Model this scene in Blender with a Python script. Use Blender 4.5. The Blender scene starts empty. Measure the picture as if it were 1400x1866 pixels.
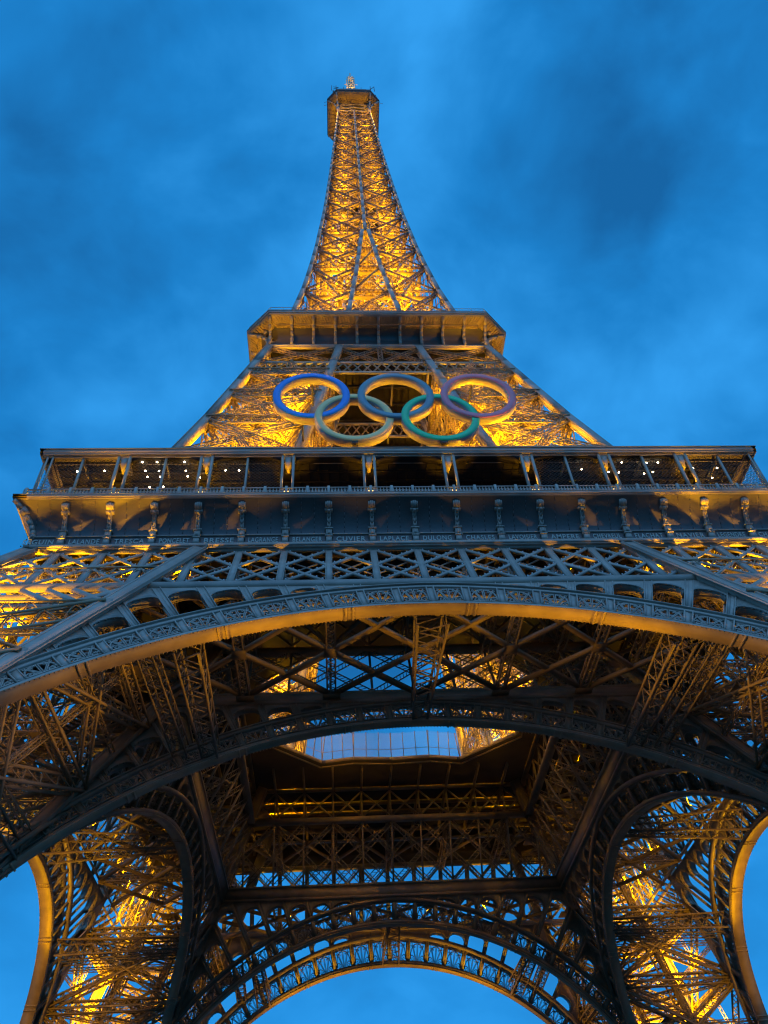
import bpy, math, random
import numpy as np
from mathutils import Vector, Matrix
random.seed(7)
R = math.radians
S = bpy.context.scene
COL = S.collection

# ------------------------------------------------------------------ camera
cam = bpy.data.cameras.new("camera"); camo = bpy.data.objects.new("camera", cam); COL.objects.link(camo)
CF = Vector((0.06279648, 0.68644542, 0.72446483)).normalized()
CR = Vector((0.997986, -0.03666203, -0.05176722)).normalized()
CU = CR.cross(CF).normalized()
camo.matrix_world = Matrix(((CR.x, CU.x, -CF.x, -7.3625), (CR.y, CU.y, -CF.y, -84.8433), (CR.z, CU.z, -CF.z, 2.998), (0, 0, 0, 1)))
cam.sensor_fit = 'VERTICAL'; cam.sensor_height = 24; cam.lens = 1458.81 / 1866 * 24
cam.clip_start = 0.5; cam.clip_end = 5000
S.camera = camo

# ------------------------------------------------------------------ dusk sky
wd = bpy.data.worlds.new("World"); S.world = wd; wd.use_nodes = True
nt = wd.node_tree; N = nt.nodes; L = nt.links; N.clear()
def nd(t, **k):
    n = N.new(t)
    for a, b in k.items(): setattr(n, a, b)
    return n
out = nd('ShaderNodeOutputWorld'); bg = nd('ShaderNodeBackground'); L.new(bg.outputs[0], out.inputs[0])
tc = nd('ShaderNodeTexCoord'); sep = nd('ShaderNodeSeparateXYZ'); L.new(tc.outputs['Generated'], sep.inputs[0])
def math_n(op, a, b=None, clamp=False):
    m = nd('ShaderNodeMath', operation=op, use_clamp=clamp)
    for i, v in enumerate((a, b)):
        if v is None: continue
        if isinstance(v, (int, float)): m.inputs[i].default_value = v
        else: L.new(v, m.inputs[i])
    return m.outputs[0]
zc_ = math_n('MAXIMUM', sep.outputs[2], 0.0)
# flat cloud deck: project the direction on a plane overhead
den = math_n('ADD', zc_, 0.55)
cx_ = math_n('DIVIDE', sep.outputs[0], den); cy_ = math_n('DIVIDE', sep.outputs[1], den)
cmb = nd('ShaderNodeCombineXYZ'); L.new(cx_, cmb.inputs[0]); L.new(cy_, cmb.inputs[1])
SKY1 = (6.2, 17.5, 0)
def noise(scale, detail, rough, dist, off):
    mp = nd('ShaderNodeMapping'); L.new(cmb.outputs[0], mp.inputs[0]); mp.inputs['Location'].default_value = off
    n = nd('ShaderNodeTexNoise'); L.new(mp.outputs[0], n.inputs['Vector'])
    n.inputs['Scale'].default_value = scale; n.inputs['Detail'].default_value = detail
    n.inputs['Roughness'].default_value = rough; n.inputs['Distortion'].default_value = dist
    return n.outputs[0]
n1 = noise(3.0, 4, .50, .25, SKY1); n2 = noise(8.5, 5, .55, .3, (0.4, 8.2, 0))
mixn = math_n('ADD', math_n('MULTIPLY', n1, .72), math_n('MULTIPLY', n2, .28))
rp = nd('ShaderNodeValToRGB'); L.new(mixn, rp.inputs[0])
e = rp.color_ramp.elements
e[0].position = .41; e[0].color = (.0088, .128, .375, 1)
e[1].position = .63; e[1].color = (.034, .345, .87, 1)
m_ = rp.color_ramp.elements.new(.51); m_.color = (.0125, .215, .60, 1)
# lower sky ahead is a little lighter and even
hz = math_n('SUBTRACT', 1.0, math_n('DIVIDE', zc_, .62), True)
mx = nd('ShaderNodeMixRGB'); L.new(math_n('MULTIPLY', hz, .9, True), mx.inputs[0]); L.new(rp.outputs[0], mx.inputs[1])
mx.inputs[2].default_value = (.026, .345, .90, 1)
# afterglow on the side of the sky the sun went down (behind the viewer)
back = math_n('MULTIPLY', sep.outputs[1], -1.0)
gl = nd('ShaderNodeMapRange'); L.new(back, gl.inputs[0]); gl.inputs[1].default_value = 0.0; gl.inputs[2].default_value = .6
gl.interpolation_type = 'SMOOTHSTEP'
mx2 = nd('ShaderNodeMixRGB'); gl2 = nd('ShaderNodeMapRange'); L.new(sep.outputs[2], gl2.inputs[0]); gl2.inputs[1].default_value = .22; gl2.inputs[2].default_value = .6; gl2.interpolation_type = 'SMOOTHSTEP'
L.new(math_n('MULTIPLY', gl.outputs[0], gl2.outputs[0]), mx2.inputs[0]); L.new(mx.outputs[0], mx2.inputs[1]); mx2.inputs[2].default_value = (.38, .86, 1.85, 1)
L.new(mx2.outputs[0], bg.inputs[0]); bg.inputs[1].default_value = 1.0
S.view_settings.view_transform = 'Standard'; S.view_settings.look = 'None'; S.view_settings.exposure = 0; S.view_settings.gamma = 1
S.cycles.use_denoising = True
S.cycles.max_bounces = 4; S.cycles.diffuse_bounces = 3; S.cycles.glossy_bounces = 2; S.cycles.transmission_bounces = 3
S.cycles.sample_clamp_indirect = 4
S.cycles.use_light_tree = True; S.cycles.filter_width = 1.2

# floodlights of the tower: position, watts, aim (None = all round), cone
AMBER = (1.0, .45, .0)
def lamp(pos, watts, aim=None, cone=90, rad=.25, col=AMBER, blend=.6):
    for k in range(1):
        t = 'POINT' if aim is None else 'SPOT'
        l = bpy.data.lights.new("floodlight_beam", t); l.energy = watts; l.color = col; l.shadow_soft_size = rad
        if aim is not None: l.spot_size = R(cone); l.spot_blend = blend
        o = bpy.data.objects.new("floodlight_beam", l); COL.objects.link(o); o.location = pos
        if aim is not None:
            o.rotation_euler = (Vector(aim) - Vector(pos)).to_track_quat('-Z', 'Y').to_euler()
LAMPS = []
def rot4(v, k):
    x, y, z = v
    for _ in range(k): x, y = -y, x
    return (x, y, z)

# ------------------------------------------------------------------ materials
def mat(name, col, rough=.55, var=.25, metal=0.0, scale=.6, emit=None, estr=0, bump=0.0):
    m = bpy.data.materials.new(name); m.use_nodes = True; t = m.node_tree; b = t.nodes['Principled BSDF']
    b.inputs['Roughness'].default_value = rough; b.inputs['Metallic'].default_value = metal
    tcn = t.nodes.new('ShaderNodeTexCoord'); n = t.nodes.new('ShaderNodeTexNoise'); n.inputs['Scale'].default_value = scale
    n.inputs['Detail'].default_value = 6; t.links.new(tcn.outputs['Object'], n.inputs['Vector'])
    r = t.nodes.new('ShaderNodeValToRGB'); t.links.new(n.outputs[0], r.inputs[0])
    r.color_ramp.elements[0].position = .3; r.color_ramp.elements[1].position = .72
    r.color_ramp.elements[0].color = tuple(c * (1 - var) for c in col) + (1,)
    r.color_ramp.elements[1].color = tuple(min(1, c * (1 + var * .6)) for c in col) + (1,)
    t.links.new(r.outputs[0], b.inputs['Base Color'])
    if bump:
        bp = t.nodes.new('ShaderNodeBump'); bp.inputs['Strength'].default_value = bump; bp.inputs['Distance'].default_value = .05
        n2 = t.nodes.new('ShaderNodeTexNoise'); n2.inputs['Scale'].default_value = 4; n2.inputs['Detail'].default_value = 4
        t.links.new(tcn.outputs['Object'], n2.inputs['Vector']); t.links.new(n2.outputs[0], bp.inputs['Height']); t.links.new(bp.outputs[0], b.inputs['Normal'])
    if emit:
        b.inputs['Emission Color'].default_value = (*emit, 1); b.inputs['Emission Strength'].default_value = estr
    return m
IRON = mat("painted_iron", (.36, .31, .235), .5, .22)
IRON2 = mat("inner_iron_shaded", (.20, .150, .085), .6, .3)  # darker copy of the iron; the inner shade is put into its colour
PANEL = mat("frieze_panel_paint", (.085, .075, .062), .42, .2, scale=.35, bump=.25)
SCREEN = mat("wire_screen", (.07, .06, .05), .6, .1)
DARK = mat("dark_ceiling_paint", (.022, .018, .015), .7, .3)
WARM = mat("amber_lit_iron", (.34, .26, .15), .6, .25)  # warmer copy of the iron; amber floodlight glow is put into its colour
SILHOUETTE = mat("silhouette_bracing", (.17, .11, .055), .6, .3)  # darkened so the bracing stands as a silhouette against the lit interior
GOLDP = mat("gilded_lettering", (.40, .42, .33), .5, .1)
GLASSY = mat("tinted_glazing", (.05, .07, .09), .08, .1)
LIT = mat("lamp_bulb", (1, .9, .7), .4, 0, emit=(1, .80, .52), estr=30)
LITA = mat("amber_lamp_lens", (1, .7, .3), .4, 0, emit=(1, .50, .10), estr=6)
STONE = mat("pier_stone", (.36, .33, .28), .8, .25, scale=1.5, bump=.4)
PAVE = mat("paving", (.07, .065, .06), .85, .2, scale=2.5, bump=.3)
BULB = mat("sparkle_bulb", (.88, .9, .92), .25, .02)
gm = bpy.data.materials.new("railing_glass"); gm.use_nodes = True
b_ = gm.node_tree.nodes['Principled BSDF']; b_.inputs['Base Color'].default_value = (.80, .90, .94, 1); b_.inputs['Roughness'].default_value = .03
b_.inputs['Alpha'].default_value = .10

# ------------------------------------------------------------------ mesh builder
class MB:
    def __init__(s): s.v = []; s.f = []; s.n = 0; s.bm = []
    def beam(s, p, q, w, h=None, up=(0, 0, 1)):
        s.bm.append((*p, *q, w, h if h else w, *up)); return s
    def poly(s, verts, faces):
        s.v.append(np.array(verts, float).reshape(-1, 3)); s.f += [tuple(i + s.n for i in f) for f in faces]; s.n += len(verts); return s
    def box(s, a, b):
        x0, y0, z0 = a; x1, y1, z1 = b
        return s.poly([(x0,y0,z0),(x1,y0,z0),(x1,y1,z0),(x0,y1,z0),(x0,y0,z1),(x1,y0,z1),(x1,y1,z1),(x0,y1,z1)],
                      [(0,3,2,1),(4,5,6,7),(0,1,5,4),(1,2,6,5),(2,3,7,6),(3,0,4,7)])
    def path(s, pts, w, h=None, up=(0, 0, 1), closed=False):
        n = len(pts)
        for i in range(n if closed else n - 1): s.beam(pts[i], pts[(i + 1) % n], w, h, up)
        return s
    def lattice(s, p, q, W, H, up=(0, 0, 1), n=8, c=.12, b=.06, sides='all', W2=None, H2=None):
        p = np.array(p, float); q = np.array(q, float); d = q - p; d /= np.linalg.norm(d); up = np.array(up, float)
        sd = np.cross(d, up); sd /= (np.linalg.norm(sd) + 1e-9); u = np.cross(sd, d)
        W2 = W2 or W; H2 = H2 or H
        def P(i, a, e):
            t = i / n; return p + (q - p) * t + sd * a * ((1 - t) * W + t * W2) / 2 + u * e * ((1 - t) * H + t * H2) / 2
        if H < .01:
            for a in (-1, 1): s.beam(P(0, a, 0), P(n, a, 0), c, c, u)
            for i in range(n):
                s.beam(P(i, -1, 0), P(i + 1, 1, 0), b, b * .5, u)
                if sides == 'x': s.beam(P(i, 1, 0), P(i + 1, -1, 0), b, b * .5, u)
            return s
        for a in (-1, 1):
            for e in (-1, 1): s.beam(P(0, a, e), P(n, a, e), c, c, u)
        for i in range(n):
            k = 1 if i % 2 else -1
            for e in (-1, 1): s.beam(P(i, -k, e), P(i + 1, k, e), b, b * .6, u)
            if sides == 'all':
                for a in (-1, 1): s.beam(P(i, a, -k), P(i + 1, a, k), b * .6, b, u)
        return s
    def strip_plate(s, A, B, nrm_t, cap=True):
        """plate between two polylines A and B (same count), thickness vector nrm_t"""
        A = np.array(A, float); B = np.array(B, float); t = np.array(nrm_t, float); n = len(A)
        V = np.concatenate([A, B, A + t, B + t]); f = []
        for i in range(n - 1):
            a0, a1, b0, b1 = i, i + 1, n + i, n + i + 1; c0, c1, d0, d1 = 2*n + i, 2*n + i + 1, 3*n + i, 3*n + i + 1
            f += [(a0, a1, b1, b0), (c0, d0, d1, c1), (a0, c0, c1, a1), (b0, b1, d1, d0)]
        f += [(0, n, 3*n, 2*n), (n - 1, 3*n - 1, 4*n - 1, 2*n - 1)]
        return s.poly(V, f)
    def data(s, name, m):
        V = list(s.v); nV = s.n; nf = len(s.f)
        loops = [i for f in s.f for i in f]; sizes = [len(f) for f in s.f]
        if s.bm:
            a = np.array(s.bm, float); p = a[:, 0:3]; q = a[:, 3:6]; w = a[:, 6:7] / 2; h = a[:, 7:8] / 2; up = a[:, 8:11]
            d = q - p; ln = np.linalg.norm(d, axis=1, keepdims=True); ln[ln < 1e-9] = 1; d = d / ln
            sd = np.cross(d, up); nn = np.linalg.norm(sd, axis=1, keepdims=True); bad = (nn[:, 0] < 1e-3)
            if bad.any():
                alt = np.cross(d[bad], np.array([[1., .02, 0]])); sd[bad] = alt; nn = np.linalg.norm(sd, axis=1, keepdims=True)
            sd /= nn; u = np.cross(sd, d)
            c = [p - sd*w - u*h, p + sd*w - u*h, p + sd*w + u*h, p - sd*w + u*h, q - sd*w - u*h, q + sd*w - u*h, q + sd*w + u*h, q - sd*w + u*h]
            BV = np.stack(c, 1).reshape(-1, 3); V.append(BV)
            F = np.array([(0,1,5,4),(1,2,6,5),(2,3,7,6),(3,0,4,7),(0,3,2,1),(4,5,6,7)])
            base = nV + 8 * np.arange(len(a))
            fl = (base[:, None, None] + F[None]).reshape(-1)
            loops = np.concatenate([np.array(loops, int), fl]); sizes = np.concatenate([np.array(sizes, int), np.full(6 * len(a), 4)])
        V = np.concatenate(V) if V else np.zeros((0, 3))
        loops = np.array(loops, dtype=np.int32); sizes = np.array(sizes, dtype=np.int32)
        me = bpy.data.meshes.new(name); me.vertices.add(len(V)); me.vertices.foreach_set('co', V.astype(np.float32).ravel())
        me.loops.add(len(loops)); me.loops.foreach_set('vertex_index', loops)
        me.polygons.add(len(sizes)); st = np.concatenate([[0], np.cumsum(sizes)[:-1]]).astype(np.int32)
        me.polygons.foreach_set('loop_start', st); me.update(calc_edges=True); me.materials.append(m)
        return me
    def build(s, name, m, parent=None, rz=0):
        return link(name, s.data(name, m), parent, rz)
def link(name, me, parent=None, rz=0, loc=None):
    o = bpy.data.objects.new(name, me); COL.objects.link(o)
    if parent is not None: o.parent = parent
    if rz: o.rotation_euler.z = rz
    if loc is not None: o.location = loc
    return o
def empty(name, parent=None, loc=(0, 0, 0), rz=0):
    o = bpy.data.objects.new(name, None); COL.objects.link(o); o.location = loc; o.rotation_euler.z = rz
    if parent is not None: o.parent = parent
    return o
def four(name, mb, m, parent, subs=(), ks=(0, 1, 2, 3)):
    """the same part on the four sides, each with its own sub-parts; subs = [(name, mesh data, loc, rz)]"""
    me = mb.data(name, m); res = []
    for k in ks:
        o = link(name, me, parent, k * math.pi / 2)
        for (n2, md, *rest) in subs:
            c = link(n2, md, o, 0, None)
            if rest: c['kind'] = rest[0]
        res.append(o)
    return res

def many(name, mbs, m, kind=None):
    return [(name, b.data(name, m)) for b in mbs if b.bm or b.v]
# ------------------------------------------------------------------ tower profile
def W(z): return 61.08 - .5265 * z           # outer face half width below the first floor
def w(z): return 41.5 - .43 * z              # inner face half width below the first floor
def W2(z): return np.interp(z, [57, 62, 74, 86, 98, 112, 118], [31.0, 29.3, 26.0, 23.0, 20.25, 17.1, 16.2])
def w2(z): return np.interp(z, [57, 62, 112, 118], [14.3, 13.5, 6.2, 5.6])
def W3(z): return np.interp(z, [112, 118, 129.5, 140, 151.5, 161, 172, 181, 191.5, 204, 216.5, 241, 266.5, 276], [17.0, 15.6, 13.8, 12.4, 11.25, 10.4, 9.6, 8.95, 8.35, 7.7, 7.1, 6.0, 4.9, 4.6])
def w3(z): return np.interp(z, [112, 129.5, 152, 175], [6.3, 4.3, 2.2, .35])
ZC, RI = 3.1, 37.7                            # arch circle
FN = np.array([0, 1, -.5265]); FN = FN / np.linalg.norm(FN)   # into the front face
tower = empty("iron_tower")
tower["label"] = "tall brown wrought iron lattice tower glowing gold at dusk, standing on four arched legs"
tower["category"] = "tower"

def face_pt(x, z, d=0, prof=W): return (x, -prof(z) + d, z)
def sm(t): t = max(0, min(1, t)); return t * t * (3 - 2 * t)

# ================================================================== LOWER LEGS
def leg_corner(c, z, Wf=W, wf=w):
    return {'oo': (-Wf(z), -Wf(z), z), 'io': (-wf(z), -Wf(z), z), 'oi': (-Wf(z), -wf(z), z), 'ii': (-wf(z), -wf(z), z)}[c]
FACES = [('oo', 'io'), ('oo', 'oi'), ('oi', 'ii'), ('io', 'ii')]
def build_leg():
    cols = []
    for c in ('oo', 'io', 'oi', 'ii'):
        col = MB(); cols.append(col); sz = .92
        a, b = np.array(leg_corner(c, 0.5)), np.array(leg_corner(c, 56.5))
        col.beam(a, b, sz, sz, (0, 1, 0))
        # raised flange strips with a channel between
        for o in (-.50, .50):
            col.beam(a + [o, -.0, 0], b + [o, -.0, 0], .10, sz + .30, (0, 1, 0))
            col.beam(a + [0, o, 0], b + [0, o, 0], sz + .30, .10, (0, 1, 0))
    brs = []; lv = [3, 14.5, 25, 34, 41.2]
    for fi, (c1, c2) in enumerate(FACES):
        br = MB(); brs.append(br)
        for i in range(4):
            z0, z1 = lv[i], lv[i + 1]
            A0, A1 = np.array(leg_corner(c1, z0)), np.array(leg_corner(c1, z1)); B0, B1 = np.array(leg_corner(c2, z0)), np.array(leg_corner(c2, z1))
            upv = (0, 1, .5) if fi in (0, 2) else (1, 0, .5)
            br.lattice(A0, B1, 1.1, .7, upv, 20, .19, .10); br.lattice(B0, A1, 1.1, .7, upv, 20, .19, .10)
            br.lattice(A1, B1, .9, .9, upv, 18, .16, .08)
            # thin secondary diagonals
            M = (A0 + B0 + A1 + B1) / 4
            for Q in ((A0 + A1) / 2, (B0 + B1) / 2, (A0 + B0) / 2, (A1 + B1) / 2): br.lattice(M, Q, .4, .35, upv, 9, .08, .045)
    dia = MB()
    for z in (14.5, 25, 34, 41.2, 47.5):
        P = {c: np.array(leg_corner(c, z)) for c in ('oo', 'io', 'oi', 'ii')}
        dia.lattice(P['oo'], P['ii'], .8, .7, (0, 0, 1), 24, .14, .07); dia.lattice(P['io'], P['oi'], .8, .7, (0, 0, 1), 24, .14, .07)
        ctr = sum(P.values()) / 4
        for a, b in FACES: dia.lattice(P[a] * .97 + ctr * .03, P[b] * .97 + ctr * .03, .6, 1.3, (0, 0, 1), 16, .13, .09)
    lift = MB()          # inclined lift track with cross sleepers
    def ctr(z, ox, oy): m = (W(z) + w(z)) / 2; return np.array((-m + ox, -m + oy, z))
    for o in ((-2.2, 2.2), (2.2, -2.2)):
        lift.lattice(ctr(1, *o), ctr(56, *o), .9, 1.6, (0, 0, 1), 60, .2, .1)
        lift.beam(ctr(1, *o) + [0, 0, 1.1], ctr(56, *o) + [0, 0, 1.1], .5, .35)
    for i in range(72):
        z = 1 + i * .76; lift.beam(ctr(z, -2.2, 2.2), ctr(z, 2.2, -2.2), .12, .25)
    st = MB()            # public stair zig-zag
    for i in range(13):
        z0 = 1 + i * 4.2; z1 = z0 + 4.2; s_ = 1 if i % 2 else -1
        a = ctr(z0, 4.4 - 2.4 * s_, 4.4 + 2.4 * s_); b = ctr(z1, 4.4 + 2.4 * s_, 4.4 - 2.4 * s_)
        for o in (-.5, .5):
            oo = np.array([o, o, 0]); st.beam(a + oo, b + oo, .07, .3); st.beam(a + oo + [0, 0, 1.1], b + oo + [0, 0, 1.1], .05, .05)
        for j in range(22):
            t = (j + .5) / 22; c = a + (b - a) * t; st.beam(c - [.5, .5, 0], c + [.5, .5, 0], .28, .04)
            st.beam(c + [.5, .5, 0], c + [.5, .5, 1.1], .03)
        st.box(tuple(b - [1.1, 1.1, .06]), tuple(b + [1.1, 1.1, 0]))
    nodes = []           # gusset plates and junction boxes
    for z in lv[1:]:
        for c in ('oo', 'io', 'oi', 'ii'):
            x, y, _ = leg_corner(c, z); sx = .25 if c[0] == 'o' else -.25; sy = .25 if c[1] == 'o' else -.25
            b = MB(); b.box((x - .62 + sx, y - .62 + sy, z - .55), (x + .62 + sx, y + .62 + sy, z + .55)); nodes.append(b)
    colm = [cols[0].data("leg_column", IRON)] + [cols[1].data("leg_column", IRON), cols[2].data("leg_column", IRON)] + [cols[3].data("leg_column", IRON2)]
    me = dict(d=dia.data("inner_bracing", WARM), l=lift.data("lift_track", WARM), s=st.data("staircase", IRON2))
    piers = []
    for c in ('oo', 'io', 'oi', 'ii'):
        x, y, z = leg_corner(c, 1.5); pier = MB(); piers.append(pier)
        pier.box((x - 3, y - 3, -.5), (x + 3, y + 3, 1.6)); pier.box((x - 2.2, y - 2.2, 1.603), (x + 2.2, y + 2.2, 3.2))
    rest = many("bracing", brs, WARM) + many("gusset_plate", nodes, IRON) + many("masonry_base", piers, STONE)
    for k in range(4):
        o = empty("leg", tower, rz=k * math.pi / 2)
        for q in colm: link("leg_column", q, o)
        for n_, q in [("inner_bracing", me['d']), ("lift_track", me['l']), ("staircase", me['s'])] + rest:
            link(n_, q, o)
build_leg()

# ================================================================== ARCHES
def thick(phi, inner=False): return 2.75 - .9 * abs(phi) if inner else 3.45 - 1.45 * abs(phi)
def arch_map(prof):
    def f(phi, r, d=0):
        x = r * math.sin(phi); z = ZC + r * math.cos(phi)
        return np.array((x, -prof(z) + d, z))
    return f
STEP = R(3.85)
def spiral(cu, cv, r, turns, a0, sgn, n=14):
    return [(cu + r * (1 - .8 * i / n) * math.cos(a0 + sgn * turns * 2 * math.pi * i / n), cv + r * (1 - .8 * i / n) * math.sin(a0 + sgn * turns * 2 * math.pi * i / n)) for i in range(n + 1)]
def scroll_panel():
    """polylines in panel coordinates u -1..1 across, v 0..1.2 up, with bar widths"""
    P = []
    for o in (-.06, .06): P.append(([(o, .0), (o, 1.16)], .032))
    for s_ in (-1, 1):
        P.append(([(s_ * .06, 0), (s_ * .60, 1.0)], .032)); P.append(([(s_ * .17, 0), (s_ * .68, .93)], .032))
        P.append(([(s_ * .93, .12), (s_ * .91, .50), (s_ * .80, .76), (s_ * .62, .96), (s_ * .35, 1.08), (s_ * .06, 1.12)], .05))
        P.append((spiral(s_ * .36, .96, .15, .8, math.pi / 2, -s_, 10), .035))
        P.append((spiral(s_ * .80, 1.02, .13, .9, math.pi / 2, s_, 10), .035))
        P.append((spiral(s_ * .66, .17, .17, .9, math.pi if s_ > 0 else 0, s_, 10), .036))
        P.append(([(s_ * .93, .30), (s_ * .72, .40), (s_ * .46, .28), (s_ * .34, 0)], .036))
    return P
SP = scroll_panel()
def build_arch(prof, inner):
    A = arch_map(prof); phi_max = R(84); nn = 140
    ph = np.linspace(-phi_max, phi_max, nn)
    depth = .85 if inner else 1.15
    rim = MB()
    for d0, d1 in ((-.12, .22), (depth - .35, depth - .05)):
        rim.strip_plate([A(p_, RI + .02, d0) for p_ in ph], [A(p_, RI + .36, d0) for p_ in ph], (0, d1 - d0, 0))
    for j, (ra, rb) in enumerate(((RI + .55, RI + .66),)):
        rim.strip_plate([A(p_, ra, -.05) for p_ in ph], [A(p_, rb, -.05) for p_ in ph], (0, .2, 0))
    # soffit plate
    sof = MB(); sof.strip_plate([A(p_, RI - .06, -.22) for p_ in ph], [A(p_, RI, -.22) for p_ in ph], (0, depth + .22, 0))
    for i in range(-6, 7):                      # cover straps across the soffit
        for o in (-.28, .28):
            p_ = (i * 3.6 + 1.1) * STEP + o / RI
            if abs(p_) < phi_max: sof.beam(A(p_, RI - .09, -.22), A(p_, RI - .09, depth + .08), .16, .08, A(p_, 30) - A(p_, 37))
    for i in range(int(phi_max * 2 / .0075)):   # rivet rows along both lips
        p_ = -phi_max + i * .0075
        if abs(p_) < R(46):
            for d in (-.16, depth + .02): sof.beam(A(p_, RI - .10, d), A(p_, RI - .05, d), .07)
    rail = MB()
    for d0, d1 in ((-.15, .28), (depth - .35, depth)):
        rail.strip_plate([A(p_, RI + thick(p_, inner) - (.3 if inner else .48), d0) for p_ in ph], [A(p_, RI + thick(p_, inner), d0) for p_ in ph], (0, d1 - d0, 0))
    rail.strip_plate([A(p_, RI + thick(p_, inner) + .0, -.34) for p_ in ph], [A(p_, RI + thick(p_, inner) + .1, -.34) for p_ in ph], (0, .5, 0))
    rail.strip_plate([A(p_, RI + thick(p_, inner) - .62, -.05) for p_ in ph], [A(p_, RI + thick(p_, inner) - .56, -.05) for p_ in ph], (0, .2, 0))
    posts = {}; scr = MB()
    K = int(phi_max / STEP)
    for k in range(-K, K + 1):
        p_ = k * STEP; t = thick(p_, inner); post = posts[k] = MB()
        for d in (.03, depth - .25):
            a, b = A(p_, RI + .42, d), A(p_, RI + t - .45, d); post.beam(a, b, .46, .16, (0, 1, 0))
        for o in (-.27, .27):
            q = p_ + o / (RI + 1.5); post.beam(A(q, RI + .42, .0), A(q, RI + t - .45, .0), .09, .34, (0, 1, 0))
        for j in range(6):                       # lacing between the two leaves
            r0 = RI + .45 + (t - .9) * j / 6; r1 = RI + .45 + (t - .9) * (j + 1) / 6
            post.beam(A(p_, r0 if j % 2 else r1, .1), A(p_, r1 if j % 2 else r0, depth - .25), .12, .05, (1, 0, 0))
    for k in range(-K, K):
        pc = (k + .5) * STEP; half = STEP / 2 - .29 / RI
        t = thick(pc, inner) - 1.2
        if t < .6: continue
        def M(u, v, d): return A(pc + u * half, RI + .62 + v * t / 1.2, d)
        for pl, wd_ in SP:
            for i in range(len(pl) - 1):
                scr.beam(M(*pl[i], .04), M(*pl[i + 1], .04), wd_ * 2.1, .14, (0, 1, 0))
    # spandrel plate with round-headed openings, up to the girder or the leg
    sp = MB(); zch = 43.7 if inner else 44.55
    def rtop(p_):
        c = math.cos(p_); s_ = abs(math.sin(p_))
        r1 = (zch - ZC) / c if c > .05 else 999
        # leg inner edge x = prof-dependent: x = w(z) - .5
        r2 = (41.5 - .43 * ZC - .35) / (s_ + .43 * c)
        return min(r1, r2)
    for side in (-1, 1):
        k = 0
        while k < 16:
            p0, p1 = k * STEP, (k + 1) * STEP
            us = [0, .085, .09, .13, .20, .32, .5, .68, .80, .87, .91, .915, 1.0]
            lo, hi, lo2 = [], [], []
            rm = [rtop(p0 + (p1 - p0) * u) for u in us]; rl = [RI + thick(p0 + (p1 - p0) * u, inner) for u in us]
            if rm[0] <= rl[0] + .05 and rm[-1] <= rl[-1] + .05 and k > 3: break
            open_top = min(min(rm[2:-2]), rm[6] + .3) - .28
            gap = min(open_top - rl[2], open_top - rl[-3], open_top - rl[6])
            A0, B0, mids = [], [], []
            for u, a, b in zip(us, rl, rm):
                pp = side * (p0 + (p1 - p0) * u); b = max(b, a + .01)
                if .0875 < u < .9125 and gap > .35:
                    e_ = abs(u - .5) / .41; top = a + (open_top - a) * max(.0, (1 - e_ ** 3.2)) ** .5 if gap < 1.0 else open_top - .8 * (1 - max(0., 1 - e_ ** 2.6) ** .5)
                    top = max(top, a + .02)
                else: top = a
                A0.append(A(pp, top, .02)); B0.append(A(pp, b, .02)); mids.append((pp, top))
            sp.strip_plate(A0, B0, (0, .14, 0)); sp.strip_plate(np.array(A0) + [0, depth - .3, 0], np.array(B0) + [0, depth - .3, 0], (0, .12, 0))
            if gap > .35:                       # flange around the opening and its rivets
                pts = [A(a_, b_, .0) for a_, b_ in mids[2:-2]]
                sp.strip_plate(np.array(pts) + [0, -.06, 0], np.array([A(a_, b_ + .07, -.06) for a_, b_ in mids[2:-2]]), (0, depth, 0))
                for a_, b_ in mids[2:-2]: sp.beam(A(a_, b_ + .0, -.02), A(a_, b_ + .0, .12), .13)
            pp = side * p1; r0, r1 = RI + thick(p1, inner), rtop(p1)
            if r1 - r0 > .5:
                for o in (-.26, .26):
                    q = pp + o / 40; sp.beam(A(q, r0, -.02), A(q, r1, -.02), .07, .14, (0, 1, 0))
            k += 1
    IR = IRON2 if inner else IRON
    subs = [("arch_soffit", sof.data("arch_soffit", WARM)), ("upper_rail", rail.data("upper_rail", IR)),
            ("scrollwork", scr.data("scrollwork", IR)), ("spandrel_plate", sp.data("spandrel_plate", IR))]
    outer_posts = MB(); all_posts = MB()
    for k, b in posts.items():
        all_posts.bm += b.bm
        if abs(k) > 12: outer_posts.bm += b.bm
    near = many("arch_post", [posts[k] for k in posts if abs(k) <= 12], IR) + [("arch_post", outer_posts.data("arch_post", IR), "stuff")]
    four("inner_arch" if inner else "arch", rim, IR, tower, subs + near, (0, 2))
    four("inner_arch" if inner else "arch", rim, IR, tower, subs + [("arch_post", all_posts.data("arch_post", IR), "stuff")], (1, 3))
build_arch(W, False); build_arch(w, True)

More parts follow.
